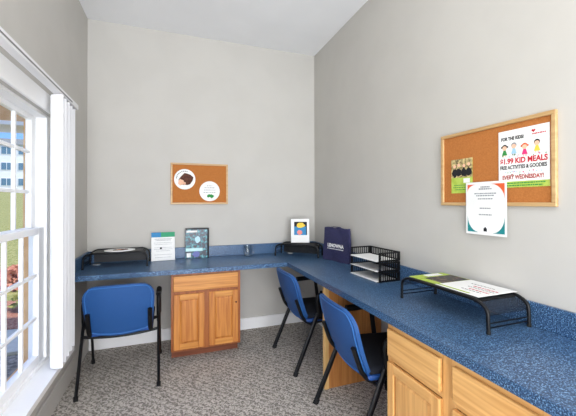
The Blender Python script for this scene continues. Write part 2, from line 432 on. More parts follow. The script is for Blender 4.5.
def shrub(loc, r, label, m, seed):
    random.seed(seed); t = thing('shrub', label, 'shrub', loc, 0, None)
    bm = new_bm()
    for k in range(420):
        a, b, c = random.random()*2*PI, random.random()*PI/2, random.random()**0.4
        p = Vector((math.cos(a)*math.sin(b), math.sin(a)*math.sin(b), math.cos(b)*0.9))*r*c + Vector((0, 0, 0.05))
        u = Vector((random.uniform(-1, 1), random.uniform(-1, 1), random.uniform(-1, 1))).normalized()*0.07
        v = u.orthogonal().normalized()*0.045
        bm.faces.new([bm.verts.new(p+u), bm.verts.new(p+v), bm.verts.new(p-u), bm.verts.new(p-v)])
    obj('foliage', bm, m, t)
    bm = new_bm()
    for k in range(5): tube(bm, [(0, 0, -0.02), (math.cos(k*1.3)*r*0.5, math.sin(k*1.3)*r*0.5, r*0.6)], 0.012, 5)
    obj('stem', bm, MBROWN, t)
MSH1 = mat('russet_leaves', srgb(168, 96, 78), 0.9, col2=srgb(206, 150, 128), scale=18)
MSH2 = mat('olive_leaves', srgb(110, 116, 60), 0.9, col2=srgb(150, 150, 90), scale=18)
shrub((-2.75, 7.3, -0.29), 0.42, 'russet leaved shrub on the lawn beyond the path, seen through the lower sash', MSH1, 3)
shrub((-1.9, 5.9, -0.275), 0.36, 'olive green shrub growing in the mulch bed', MSH2, 4)

bld = thing('apartment_building', 'white three storey apartment building far off on the lawn, seen through the upper sash', 'building', (-29.2, 78, 3.6))
bm = new_bm(); box(bm, -12, 2.9, 0, 10, -0.6, 9.2); obj('wall', bm, MSIDING, bld)
bm = new_bm()
prism(bm, [(-12.5, 9.2), (3.4, 9.2), (1.5, 10.3), (-10.5, 10.3)], -0.5, 10.5); obj('roof', bm, MROOF, bld)
for fl in range(3):
    for k in range(5):
        x = 0.9-k*2.75; z = 1.0+fl*3.1
        bm = new_bm(); box(bm, x-0.95, x+0.95, -0.08, 0.0, z, z+1.6)
        w_ = obj('window', bm, MWH, bld)
        bm = new_bm(); box(bm, x-0.85, x-0.05, -0.11, -0.081, z+0.1, z+1.5); box(bm, x+0.05, x+0.85, -0.11, -0.081, z+0.1, z+1.5)
        obj('pane', bm, MPANE, w_)
        bm = new_bm(); box(bm, x+1.0, x+1.3, -0.07, 0.0, z, z+1.6); obj('shutter', bm, MSHUT, bld)

# ------------------------------------------------------------------ worktop
wt = thing('countertop', 'L shaped blue speckled laminate worktop running along the back and right walls', 'countertop', (0, 0, 0))
G = 0.002; YE = -1.4
bm = new_bm()
slab(bm, [(XL+G, YF), (XF, YF), (XF, YE), (XR-G, YE), (XR-G, YB-G), (XL+G, YB-G)], 0.7385, ZK)
ed = [e for e in bm.edges if abs(e.verts[0].co.z-ZK) < 1e-5 and abs(e.verts[1].co.z-ZK) < 1e-5 and
      all((abs(v.co.y-YF) < 1e-4 and v.co.x < XF+0.01) or (abs(v.co.x-XF) < 1e-4) for v in e.verts)]
bmesh.ops.bevel(bm, geom=ed, offset=0.006, segments=3, profile=0.5, affect='EDGES')
obj('worktop_slab', bm, MLAM, wt)
bm = new_bm(); box(bm, XL+G+0.019, XR-G-0.019, YB-G-0.018, YB-G, ZK, ZT, 0.003); obj('backsplash', bm, MLAM, wt)
bm = new_bm(); box(bm, XR-G-0.018, XR-G, YE, YB-G, ZK, ZT, 0.003); obj('backsplash', bm, MLAM, wt)
bm = new_bm(); box(bm, XL+G, XL+G+0.018, YF+0.01, YB-G, ZK, ZT, 0.003); obj('side_splash', bm, MLAM, wt)
for (gx, gy) in ((-0.635, 3.20), (1.165, 3.20)):
    bm = new_bm()
    bmesh.ops.create_cone(bm, cap_ends=True, segments=28, radius1=0.032, radius2=0.029, depth=0.005, matrix=Matrix.Translation((gx, gy, ZK+0.0025)))
    obj('cable_grommet', bm, MGROM, wt, label='round grey plastic cable cap')

# ------------------------------------------------------------------ cabinets (local front faces -y, x to the right)
def panel_front(parent, name, x0, x1, z0, z1, yb, mv, mh, raised=True):
    """drawer slab or raised panel door; yb is the back of the front"""
    th = 0.018; bm = new_bm()
    if not raised:
        box(bm, x0, x1, yb-th, yb, z0, z1, 0.005, 2)
        return obj(name, bm, mh, parent)
    s = 0.046; e = 0.0002
    box(bm, x0, x1, yb-0.006, yb, z0, z1)
    d = obj(name, bm, mv, parent)
    for a, b in ((x0, x0+s), (x1-s, x1)):
        bm = new_bm(); box(bm, a, b, yb-th, yb-0.006-e, z0, z1, 0.003); obj('stile', bm, mv, d)
    for a, b in ((z0, z0+s), (z1-s, z1)):
        bm = new_bm(); box(bm, x0+s+e, x1-s-e, yb-th, yb-0.006-e, a, b, 0.003); obj('rail', bm, mh, d)
    bm = new_bm()
    a0, a1, c0, c1 = x0+s, x1-s, z0+s, z1-s; k = 0.017
    o1 = [(a0+0.004, c0+0.004), (a1-0.004, c0+0.004), (a1-0.004, c1-0.004), (a0+0.004, c1-0.004)]
    o2 = [(a0+k, c0+k), (a1-k, c0+k), (a1-k, c1-k), (a0+k, c1-k)]
    A = [bm.verts.new((x, yb-0.0068, z)) for x, z in o1]; B = [bm.verts.new((x, yb-0.0145, z)) for x, z in o2]
    for i in range(4): bm.faces.new((A[i], A[(i+1) % 4], B[(i+1) % 4], B[i]))
    bm.faces.new(B); bm.faces.new(A[::-1])
    obj('raised_panel', bm, mv, d)
    return d

def cabinet(label, loc, rotz, w, depth, h=0.736, toe=0.1, fronts='pair', group=None):
    t = thing('base_cabinet', label, 'cabinet', loc, rotz, group)
    pair = fronts == 'pair'
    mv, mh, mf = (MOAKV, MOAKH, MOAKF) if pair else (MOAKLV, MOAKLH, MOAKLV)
    bm = new_bm(); e = 0.0005; box(bm, 0, w, 0.020, depth, toe, h); obj('body', bm, MOAKS, t)
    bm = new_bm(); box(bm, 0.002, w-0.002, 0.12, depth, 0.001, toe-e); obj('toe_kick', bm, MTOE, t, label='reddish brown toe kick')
    m = w/2
    for x0, x1 in ((0, 0.036), (w-0.036, w), (m-0.032, m+0.032)):
        bm = new_bm(); box(bm, x0, x1, 0, 0.0195, toe, h, 0.001); obj('face_stile', bm, mf, t)
    for x0, x1 in ((0.036, m-0.032), (m+0.032, w-0.036)):
        for z0, z1 in ((toe, toe+0.03), (0.548, 0.59), (h-0.034, h)):
            bm = new_bm(); box(bm, x0+e, x1-e, 0.0005, 0.019, z0, z1); obj('face_rail', bm, mf if pair else mh, t)
    yb = -0.0005
    if pair:      # one wide drawer front over two doors
        panel_front(t, 'drawer_front', 0.018, w-0.022, 0.590, 0.717, yb, mv, mh, False)
        panel_front(t, 'door', 0.020, m-0.022, 0.118, 0.566, yb, mv, mh)
        d = panel_front(t, 'door', m+0.018, w-0.022, 0.118, 0.566, yb, mv, mh)
        bm = new_bm(); bmesh.ops.create_uvsphere(bm, u_segments=12, v_segments=8, radius=0.008, matrix=Matrix.Translation((w-0.040, yb-0.021, 0.462)))
        obj('knob', bm, MBROWN, d, label='small dark brown knob')
    else:
        for x0, x1 in ((0.015, m-0.030), (m+0.030, w-0.015)):
            panel_front(t, 'drawer', x0, x1, 0.572, 0.705, yb, mv, mh, False)
            panel_front(t, 'door', x0, x1, 0.118, 0.545, yb, mv, mh)
    return t
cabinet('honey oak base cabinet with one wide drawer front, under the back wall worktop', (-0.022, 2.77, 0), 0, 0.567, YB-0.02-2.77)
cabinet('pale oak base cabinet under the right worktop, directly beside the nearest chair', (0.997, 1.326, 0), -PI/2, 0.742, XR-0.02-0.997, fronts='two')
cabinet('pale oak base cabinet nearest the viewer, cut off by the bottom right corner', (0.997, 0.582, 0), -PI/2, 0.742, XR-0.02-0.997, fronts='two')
sp = thing('support_panel', 'upright oak panel holding up the right worktop behind the nearest chair', 'panel', (0, 2.04, 0))
bm = new_bm(); box(bm, 1.031, XR-0.019, 0.0, 0.018, 0.001, 0.737); obj('side_board', bm, MOAKS, sp)
bm = new_bm(); box(bm, 0.998, 1.030, -0.008, 0.026, 0.001, 0.737, 0.002); obj('front_edge', bm, MOAKP, sp, label='pale front edge')

# ------------------------------------------------------------------ chairs (local: sitter faces +y)
def chair(label):
    t = thing('office_chair', label, 'chair', (0, 0, 0), 0, 'blue backed chairs at the worktop')
    # back: curved panel leaning back
    zb, zt_ = 0.398, 0.742
    def yb_(z): return -0.18 - 0.11*(z-zb)/(zt_-zb)
    rows = [0, .02, .05, .09, .15, .25, .4, .55, .7, .8, .87, .92, .95, .975, .99, 1.0]; n = 16
    def half(v):
        H = zt_-zb; z = v*H; W = 0.209 + 0.017*min(1, v*1.6); rt, rb = 0.085, 0.04
        if H-z < rt: d = rt-(H-z); return W - rt + math.sqrt(max(0, rt*rt-d*d))
        if z < rb: d = rb-z; return W - rb + math.sqrt(max(0, rb*rb-d*d))
        return W
    def P(u, v, off=0.0):
        hw = half(v); z = zb + v*(zt_-zb); x = u*hw
        z += -0.030*(1-(x/0.23)**2)*(1-v)**2 + 0.012*(1-(x/0.23)**2)*v**3
        y = yb_(z) + 0.035*(x/0.23)**2 - 0.014*math.sin(PI*v) + off
        return Vector((x, y, z))
    bm = new_bm(); F_, B_ = [], []
    for v in rows:
        F_.append([bm.verts.new(P(-1+2*k/n, v, 0.011)) for k in range(n+1)]); B_.append([bm.verts.new(P(-1+2*k/n, v, -0.011)) for k in range(n+1)])
    for i in range(len(rows)-1):
        for k in range(n):
            bm.faces.new((F_[i][k], F_[i][k+1], F_[i+1][k+1], F_[i+1][k])); bm.faces.new((B_[i][k], B_[i+1][k], B_[i+1][k+1], B_[i][k+1]))
        bm.faces.new((F_[i][0], F_[i+1][0], B_[i+1][0], B_[i][0])); bm.faces.new((F_[i][n], B_[i][n], B_[i+1][n], F_[i+1][n]))
    for k in range(n):
        bm.faces.new((F_[0][k], B_[0][k], B_[0][k+1], F_[0][k+1])); bm.faces.new((F_[-1][k], F_[-1][k+1], B_[-1][k+1], B_[-1][k]))
    back = obj('backrest', bm, MBLUE, t, smooth=True)
    loop = []
    for v in rows[1:-1]: loop.append(P(-0.93, v*0.93+0.035, -0.012))
    for k in range(1, n): loop.append(P((-1+2*k/n)*0.93, 0.965, -0.012))
    for v in rows[1:-1][::-1]: loop.append(P(0.93, v*0.93+0.035, -0.012))
    for k in range(1, n): loop.append(P((1-2*k/n)*0.93, 0.035, -0.012))
    loop.append(loop[0])
    bm = new_bm(); tube(bm, loop, 0.0035, 6, caps=False); obj('piping', bm, MPIPE, back, smooth=True)
    # seat
    bm = new_bm(); box(bm, -0.215, 0.215, -0.160, 0.245, 0.402, 0.440, 0.018, 3)
    for v in bm.verts:
        if v.co.z > 0.42: v.co.z += 0.008*(1-(v.co.x/0.23)**2)
        if v.co.y > 0.2: v.co.z -= 0.010
    obj('seat', bm, MSEAT, t, smooth=True)
    bm = new_bm(); box(bm, -0.211, 0.211, -0.172, 0.238, 0.372, 0.4015, 0.009, 2)
    for v in bm.verts:
        if v.co.y > 0.2: v.co.z -= 0.010
    obj('seat_shell', bm, MSHELL, t, smooth=True, label='blue shell under the seat')
    for s in (-1, 1):
        X = 0.250*s
        bm = new_bm(); tube(bm, [(X*1.02, -0.278, 0.012), (X, -0.086, 0.45)], 0.0175, 12, 0.62)
        lg = obj('leg', bm, MTUBE, t, smooth=True)
        bm = new_bm(); tube(bm, [(X*1.02, -0.281, 0.0005), (X*1.02, -0.267, 0.03)], 0.0195, 12, 0.75); obj('rubber_foot', bm, MRUB, lg)
        bm = new_bm(); tube(bm, [(X*1.02, 0.262, 0.012), (X, 0.158, 0.40)], 0.0165, 12, 0.62)
        lg = obj('leg', bm, MTUBE, t, smooth=True)
        bm = new_bm(); tube(bm, [(X*1.02, 0.263, 0.0005), (X*1.02, 0.256, 0.03)], 0.0185, 12, 0.75); obj('rubber_foot', bm, MRUB, lg)
        # closed arm loop: rear post, pad, front post
        bm = new_bm(); tube(bm, fillet([(X, -0.075, 0.43), (X, -0.095, 0.597), (X, 0.128, 0.602), (X, 0.156, 0.395)], 0.05, 6), 0.0155, 12, 1.0)
        arm = obj('armrest', bm, MBLACK, t, smooth=True)
        bm = new_bm(); tube(bm, [(X, -0.060, 0.604), (X, 0.095, 0.607)], 0.0205, 12, 1.0); obj('arm_pad', bm, MBLACK, arm, smooth=True)
        # bracket behind the back, running under the seat
        bm = new_bm(); pts = fillet([(s*0.196, 0.10, 0.368), (s*0.196, -0.150, 0.366), (s*0.196, -0.198, 0.42), (s*0.196, -0.247, 0.555)], 0.03, 4)
        tube(bm, pts, 0.0125, 10, 1.25); obj('back_bracket', bm, MBLACK, t, smooth=True)
        bm = new_bm(); tube(bm, [(s*0.205, 0.05, 0.380), (s*0.245, 0.05, 0.392)], 0.010, 8); obj('seat_lug', bm, MTUBE, t, smooth=True)
        bm = new_bm(); tube(bm, [(X*0.99, -0.095, 0.412), (X*0.99, 0.152, 0.405)], 0.011, 8); obj('side_rail', bm, MTUBE, t, smooth=True)
    def crossy(z): return -0.278+0.192*(z-0.012)/0.438
    bm = new_bm(); tube(bm, [(x, crossy(0.365)-0.012*(1-(x/0.245)**2), 0.362-0.016*(1-(x/0.245)**2)) for x in [-0.245+0.49*k/12 for k in range(13)]], 0.011, 8)
    obj('crossbar', bm, MTUBE, t, smooth=True)
    bm = new_bm(); tube(bm, [(-0.245, 0.170, 0.352), (0.245, 0.170, 0.352)], 0.010, 8); obj('crossbar', bm, MTUBE, t, smooth=True)
    return t
c1 = chair('blue backed chair with black arms seen from behind at the left end, by the window')
c2 = copy_tree(c1); c3 = copy_tree(c1)
c1.location = (-0.363, 2.757, 0); c1.rotation_euler = (0, 0, math.radians(1))
c2.location = (1.140, 2.530, 0); c2.rotation_euler = (0, 0, -PI/2 + math.radians(1)); c2['label'] = 'blue backed chair with black arms under the right worktop, nearer the room corner'
c3.location = (1.140, 1.650, 0); c3.rotation_euler = (0, 0, -PI/2 - math.radians(3)); c3['label'] = 'blue backed chair nearest the viewer, beside the right hand oak cabinet'

# ------------------------------------------------------------------ vertical blind drawn back to the right
vb = thing('vertical_blind', 'white vertical blind with its vanes drawn to the right side of the window', 'blind', (XL+0.0, 0, 0))
hx0, hx1 = 0.055, 0.100
bm = new_bm(); box(bm, hx0, hx1, 0.2, 2.60, 1.965, 2.002, 0.004, 2); rail_ = obj('headrail', bm, MBLIND, vb)
bm = new_bm(); box(bm, hx1, hx1+0.0015, 0.25, 2.45, 1.976, 1.984); obj('slot', bm, MSLIT, rail_)
for y in (0.9, 1.66, 2.58):
    bm = new_bm(); box(bm, 0.0005, hx0-0.0005, y-0.010, y+0.010, 1.985, 2.003); box(bm, 0.0005, 0.004, y-0.012, y+0.012, 1.99, 2.03); obj('bracket', bm, MSLIT, vb)
nv = 14
for i in range(nv):
    y = 2.235 + 0.0265*i; bm = new_bm(); n = 6; A, B = [], []
    ang = math.radians(10 if i % 3 else 16); wv = 0.070
    xc = 0.070 - 0.0016*i + (0.009 if i % 3 == 0 else (0.002 if i % 3 == 1 else -0.004))
    cols = []
    for k in range(n+1):
        u = -0.5+k/n; dx = u*wv*math.cos(ang); dy = -u*wv*math.sin(ang) + 0.012*(0.25-u*u)*4*-0.5
        cols.append((xc+dx, y+dy))
    z0, z1 = 0.346, 1.958
    fr = [[bm.verts.new((px, py-0.0008, z)) for px, py in cols] for z in (z0, z1)]
    bk = [[bm.verts.new((px, py+0.0008, z)) for px, py in cols] for z in (z0, z1)]
    for k in range(n):
        bm.faces.new((fr[0][k], fr[0][k+1], fr[1][k+1], fr[1][k])); bm.faces.new((bk[0][k], bk[1][k], bk[1][k+1], bk[0][k+1]))
        bm.faces.new((fr[0][k], bk[0][k], bk[0][k+1], fr[0][k+1])); bm.faces.new((fr[1][k], fr[1][k+1], bk[1][k+1], bk[1][k]))
    bm.faces.new((fr[0][0], fr[1][0], bk[1][0], bk[0][0])); bm.faces.new((fr[0][n], bk[0][n], bk[1][n], fr[1][n]))
    obj('vane', bm, MBLIND, vb, smooth=True)

# ------------------------------------------------------------------ cork boards
def board(label, loc, rotz, w, h, group):
    t = thing('cork_board', label, 'board', loc, rotz, group); f = 0.018
    bm = new_bm(); box(bm, -w/2+f, w/2-f, -0.009, -0.0015, -h/2+f, h/2-f); obj('cork_panel', bm, MCORK, t)
    bm = new_bm(); box(bm, -w/2, w/2, -0.018, -0.0015, h/2-f, h/2, 0.002); box(bm, -w/2, w/2, -0.018, -0.0015, -h/2, -h/2+f, 0.002)
    box(bm, -w/2, -w/2+f, -0.018, -0.0015, -h/2+f, h/2-f, 0.002); box(bm, w/2-f, w/2, -0.018, -0.0015, -h/2+f, h/2-f, 0.002)
    obj('frame', bm, MFRAME, t)
    return t
board('smaller looking cork board with blond wood frame and two round signs, on the back wall', (0.244, YB, 1.502), 0, 0.55, 0.404, None)
board('cork board with blond wood frame pinned with flyers, on the right wall', (XR, 1.164, 1.5), -PI/2, 0.60, 0.402, None)

# round signs on the back board
def round_sign(label, x, z, r):
    t = thing('round_sign', label, 'sign', (x, YB-0.0095, z))
    bm = new_bm(); prism(bm, disc(0, 0, r), -0.004, -0.0005); obj('sign_disc', bm, MPAPER, t)
    return t
def blob(cx, cz, r, n=14, jit=0.3, sx=1.0):
    return [(cx+r*sx*(1+random.uniform(-jit, jit))*math.cos(2*PI*k/n), cz+r*(1+random.uniform(-jit, jit))*math.sin(2*PI*k/n)) for k in range(n)]
random.seed(11)
t = round_sign('round white sign with a dark brown picture, upper left on the back cork board', 0.100, 1.545, 0.100)
bm = new_bm(); prism(bm, blob(0.012, -0.005, 0.062, jit=0.18, sx=1.05), -0.0045, -0.0041); obj('picture', bm, MBROWN, t)
bm = new_bm(); prism(bm, blob(-0.035, -0.030, 0.028, jit=0.2), -0.0050, -0.0046); prism(bm, blob(-0.003, -0.040, 0.014, jit=0.2), -0.0050, -0.0046); obj('picture', bm, MSKIN, t)
bm = new_bm()
for k in range(9):
    a = math.radians(75+k*12); x, z = 0.078*math.cos(a), 0.078*math.sin(a)
    prism(bm, disc(x, z, 0.005, 6), -0.0046, -0.0042)
obj('printing', bm, MINK, t)
t = round_sign('round white sign with small green leaves, lower right on the back cork board', 0.337, 1.430, 0.100)
bm = new_bm(); prism(bm, blob(-0.008, -0.045, 0.016, jit=0.3, sx=1.3), -0.0045, -0.0041); prism(bm, blob(0.020, -0.050, 0.018, jit=0.3, sx=1.2), -0.0046, -0.0042); obj('leaves', bm, MLEAF, t)
bm = new_bm()
for z, w in ((0.055, 0.05), (0.035, 0.10), (0.012, 0.11), (-0.012, 0.12)):
    x = -w/2
    while x < w/2:
        l = random.uniform(0.006, 0.02); box(bm, x, min(x+l, w/2), -0.0045, -0.0041, z-0.003, z+0.003); x += l+0.006
obj('printing', bm, MPAPERG, t)

# flyers on the right board
def sheet(name, label, cat, y, z, w, h, xoff, m=MPAPER):
    t = thing(name, label, cat, (XR-xoff, y, z), -PI/2)
    bm = new_bm(); box(bm, -w/2, w/2, -0.0012, 0.0, -h/2, h/2); obj('paper', bm, m, t)
    return t
def lines(parent, m, zs, w, hgt, seed=1, x0=0, gap=0.004, y=-0.0014, name='printing'):
    random.seed(seed); bm = new_bm()
    for z, ww in zip(zs, w if isinstance(w, (list, tuple)) else [w]*len(zs)):
        x = x0-ww/2
        while x < x0+ww/2-0.002:
            l = random.uniform(0.004, 0.014); e_ = min(x+l, x0+ww/2)
            box(bm, x, e_, y-0.0003, y+0.0001, z-hgt/2, z+hgt/2); x = e_+gap*0.5
    return obj(name, bm, m, parent)
P = sheet('poster', 'kid meals poster with red lettering and four cartoon children, right side of the cork board', 'poster', 1.0015, 1.520, 0.224, 0.268, 0.0105)
text(P, 'FOR THE KIDS!', MINK, 0.021, -0.098, 0.088, -0.0016, width=0.104, bold=0.0009)
text(P, '$1.99 KID MEALS', MRED, 0.034, -0.104, -0.022, -0.0016, width=0.208, bold=0.0012)
text(P, 'FREE ACTIVITIES & GOODIES', MINK, 0.024, -0.104, -0.048, -0.0016, width=0.205, bold=0.0007)
text(P, 'EVERY WEDNESDAY!', MBRICK_INK, 0.026, -0.092, -0.095, -0.0016, width=0.180, bold=0.0008)
bm = new_bm(); box(bm, -0.112, 0.112, -0.0015, -0.00125, -0.134, -0.106); obj('green_band', bm, MLIME, P)
lines(P, MLEAF, (-0.114, -0.125), (0.19, 0.17), 0.005, 5, y=-0.0018)
bm = new_bm(); hp = []
for k in range(20):
    a = 2*PI*k/20; hp.append((0.048+0.0085*(16*math.sin(a)**3)/16, 0.112+0.0080*(13*math.cos(a)-5*math.cos(2*a)-2*math.cos(3*a)-math.cos(4*a))/16))
prism(bm, hp, -0.0016, -0.00125); obj('heart', bm, MRED, P)
lines(P, MRED, (0.098,), 0.055, 0.005, 8, x0=0.070)
kids = [(-0.082, 0.052, MINK, MLEAF), (-0.038, 0.056, MPAPERG, MSKY), (0.010, 0.046, MORANGE, MPINK), (0.062, 0.054, MINK, MYEL)]
for i, (kx, kz, hair, dress) in enumerate(kids):
    bm = new_bm(); prism(bm, disc(kx, kz+0.006, 0.0125, 14), -0.0016, -0.00125)
    if i in (0, 2):
        prism(bm, disc(kx-0.013, kz+0.006, 0.005, 8), -0.0016, -0.00125); prism(bm, disc(kx+0.013, kz+0.006, 0.005, 8), -0.0016, -0.00125)
    obj('drawn_hair', bm, hair, P)
    bm = new_bm(); prism(bm, disc(kx, kz+0.001, 0.0105, 14), -0.0020, -0.0017); obj('drawn_face', bm, MSKIN, P)
    bm = new_bm(); prism(bm, [(kx-0.005, kz-0.008), (kx-0.013, kz-0.033), (kx+0.013, kz-0.033), (kx+0.005, kz-0.008)], -0.0016, -0.00125); obj('drawn_clothes', bm, dress, P)
    bm = new_bm(); box(bm, kx-0.007, kx-0.003, -0.0016, -0.00125, kz-0.041, kz-0.0335); box(bm, kx+0.003, kx+0.007, -0.0016, -0.00125, kz-0.041, kz-0.0335); obj('drawn_legs', bm, MSKIN if i != 1 else MINK, P)
random.seed(4)
for nm, mm in (('dots', MPINK), ('dots', MLEAF), ('dots', MSKY)):
    bm = new_bm()
    for k in range(12):
        x, z = random.uniform(-0.10, 0.10), random.choice((random.uniform(-0.078, -0.058), random.uniform(0.006, 0.018)))
        prism(bm, disc(x, z, random.uniform(0.0018, 0.0034), 7), -0.0016-0.0001*random.random(), -0.00125)
    obj(nm, bm, mm, P)

Fy = sheet('flyer', 'small lime green flyer with a dark group photograph, left side of the cork board', 'flyer', 1.3255, 1.461, 0.135, 0.187, 0.0105, MLIME)
bm = new_bm(); box(bm, -0.0675, 0.0675, -0.0016, -0.00125, -0.008, 0.0935); obj('photo_background', bm, mat('sand_print', srgb(222, 200, 140), 0.8, col2=srgb(120, 104, 70), scale=50), Fy)
random.seed(9)
bm = new_bm()
for k, x in enumerate((-0.045, -0.018, 0.016, 0.046)):
    prism(bm, blob(x, 0.020, 0.024, 12, 0.2, 0.75), -0.0021-0.0002*k, -0.0018-0.0002*k); 
obj('figures', bm, MINK, Fy)
bm = new_bm()
for k, x in enumerate((-0.045, -0.018, 0.016, 0.046)): prism(bm, disc(x, 0.055+0.006*(k % 2), 0.009, 10), -0.0021, -0.0017)
obj('faces', bm, MSKIN, Fy)
bm = new_bm(); box(bm, 0.012, 0.052, -0.0016, -0.00125, -0.038, -0.014); obj('white_patch', bm, MPAPER, Fy)
lines(Fy, MLEAF, (-0.05, -0.062, -0.074), (0.10, 0.11, 0.08), 0.004, 3, y=-0.0014)

Ct = sheet('certificate', 'white notice with orange and teal corners, hanging over the bottom edge of the cork board', 'notice', 1.179, 1.287, 0.222, 0.268, 0.0195)
def cornerpoly(sx, sz, a=0.062, b=0.080):
    w, h = 0.111-0.010, 0.134-0.012
    pts = [(sx*w, sz*h), (sx*(w-a), sz*h)]
    for k in range(1, 6):
        t_ = k/6; pts.append((sx*(w-a*(1-t_)**1.7), sz*(h-b*(t_)**1.7)))
    pts.append((sx*w, sz*(h-b))); return pts
for sx, sz, a_, b_, mm, lb in ((-1, 1, 0.050, 0.036, MORANGE, 'orange'), (1, 1, 0.070, 0.072, MORANGE, 'orange'), (-1, -1, 0.062, 0.080, MTEAL, 'teal'), (1, -1, 0.062, 0.080, MTEAL, 'teal')):
    bm = new_bm(); prism(bm, cornerpoly(sx, sz, a_, b_), -0.0016, -0.00125); obj('corner_print', bm, mm, Ct, label=lb+' printed corner')
lines(Ct, MPAPERG, (0.108, 0.098), (0.05, 0.07), 0.007, 21)
lines(Ct, MPAPERG, (0.075, 0.064, 0.048, 0.0, -0.032), (0.12, 0.10, 0.08, 0.06, 0.07), 0.006, 22)
bm = new_bm(); prism(bm, [(-0.009, -0.116), (0.009, -0.116), (0.009, -0.102), (0, -0.093), (-0.009, -0.102)], -0.0016, -0.00125); obj('emblem', bm, MINK, Ct)

# ------------------------------------------------------------------ desktop risers (local: length along x, front faces -y)
def riser(label, loc, rotz, L, D, H=0.125, back=False):
    t = thing('desktop_riser', label, 'riser', loc, rotz, 'black mesh desktop risers')
    r = 0.0078; a = 0.050
    prof = fillet([(0.0, 0, 0.0065), (0.003, 0, H*0.80), (a, 0, H), (L-a, 0, H), (L-0.003, 0, H*0.80), (L, 0, 0.0065)], 0.035, 6)
    for y in (0.007, D-0.007):
        bm = new_bm(); tube(bm, [(p.x, y, p.z) for p in prof], r, 10); f = obj('tube_frame', bm, MTUBE, t, smooth=True)
        for x in (0, L):
            bm = new_bm(); bmesh.ops.create_cone(bm, cap_ends=True, segments=12, radius1=0.0085, radius2=0.008, depth=0.012, matrix=Matrix.Translation((x, y, 0.0062))); obj('foot_cap', bm, MRUB, f)
    # perforated sheet, bent down at both ends
    def sheet_strip(nm, pr, m):
        bm = new_bm(); rows = [[bm.verts.new((p.x, y, p.z-0.001*dz)) for p in pr] for y, dz in ((0.012, 0), (D-0.012, 0), (D-0.012, 1.5), (0.012, 1.5))]
        for a_, b_ in ((0, 1), (1, 2), (2, 3), (3, 0)):
            for k in range(len(pr)-1): bm.faces.new((rows[a_][k], rows[a_][k+1], rows[b_][k+1], rows[b_][k]))
        bm.faces.new([r_[0] for r_ in rows]); bm.faces.new([r_[-1] for r_ in rows][::-1])
        obj(nm, bm, m, t, smooth=True)
    top = [p for p in prof if p.z > H*0.97]
    sheet_strip('mesh_top', top, MMESHT)
    sheet_strip('mesh_end', [p for p in prof if p.x <= top[0].x and p.z > H*0.40 or p == top[0]], MMESH)
    sheet_strip('mesh_end', [p for p in prof if p.x >= top[-1].x and p.z > H*0.40 or p == top[-1]], MMESH)
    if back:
        bm = new_bm(); box(bm, 0.030, L-0.030, D-0.009, D-0.006, 0.012, H-0.012); obj('shade_sheet', bm, MMESHT, t)  # added dark sheet standing in for the shade under the riser
    for x in (0.002, L-0.002):
        for z in (0.024, 0.042):
            bm = new_bm(); tube(bm, [(x, 0.007, z), (x, D-0.007, z)], 0.0032, 8); obj('crossbar', bm, MTUBE, t, smooth=True)
    for x in (L*0.12, L*0.88):
        bm = new_bm(); tube(bm, [(x, 0.007, H-0.010), (x, D-0.007, H-0.010)], 0.004, 8); obj('top_brace', bm, MTUBE, t, smooth=True)
    return t
riser('long black mesh riser on the right worktop, holding two printed sheets', (1.205, 1.487, ZK), -PI/2, 0.528, 0.255)
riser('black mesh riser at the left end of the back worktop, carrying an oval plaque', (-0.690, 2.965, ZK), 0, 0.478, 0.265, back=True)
ang = math.atan2(-0.285, 0.352)
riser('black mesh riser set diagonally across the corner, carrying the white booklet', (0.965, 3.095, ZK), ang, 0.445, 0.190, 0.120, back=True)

# sheets on the long riser: flat, local x to the right (world -y), local y away (world +x)
ZP = ZK + 0.1325
def flat_sheet(name, label, cat, x, y, z, w, d, rotz, m=MPAPER):
    t = thing(name, label, cat, (x, y, z), rotz)
    bm = new_bm(); box(bm, -w/2, w/2, -d/2, d/2, 0, 0.0015); obj('paper', bm, m, t)
    return t
S1 = flat_sheet('magazine', 'dark and lime green printed leaflet lying at the far end of the long riser', 'magazine', 1.342, 1.348, ZP, 0.185, 0.240, -PI/2 + 0.04, MLIME)
bm = new_bm(); box(bm, -0.030, 0.090, -0.075, 0.115, 0.0017, 0.0020); obj('photo', bm, mat('dark_photo_print', srgb(26, 24, 26), 0.4, col2=srgb(150, 110, 90), scale=38, lo=0.52, hi=0.72), S1)
bm = new_bm(); box(bm, -0.085, -0.045, -0.03, 0.08, 0.0017, 0.0020); obj('white_patch', bm, MPAPER, S1)
S2 = flat_sheet('flyer', 'white sheet with red and black print lying at the near end of the long riser', 'flyer', 1.343, 1.134, ZP+0.0018, 0.235, 0.245, -PI/2 + 0.02)
def flat_lines(parent, m, rows_, h_, seed):
    random.seed(seed); bm = new_bm()
    for y, x0, x1 in rows_:
        x = x0
        while x < x1:
            l = random.uniform(0.006, 0.018); box(bm, x, min(x1, x+l), y-h_/2, y+h_/2, 0.0017, 0.0020); x += l+0.005
    return obj('printing', bm, m, parent)
flat_lines(S2, MRED, [(0.02, -0.02, 0.10), (-0.035, 0.0, 0.10)], 0.010, 2)
flat_lines(S2, MINK, [(0.055, -0.06, 0.06), (-0.005, -0.03, 0.10), (-0.060, -0.02, 0.08)], 0.006, 3)
bm = new_bm(); box(bm, -0.117, 0.060, -0.112, -0.098, 0.0017, 0.0020); obj('green_band', bm, MLIME, S2)

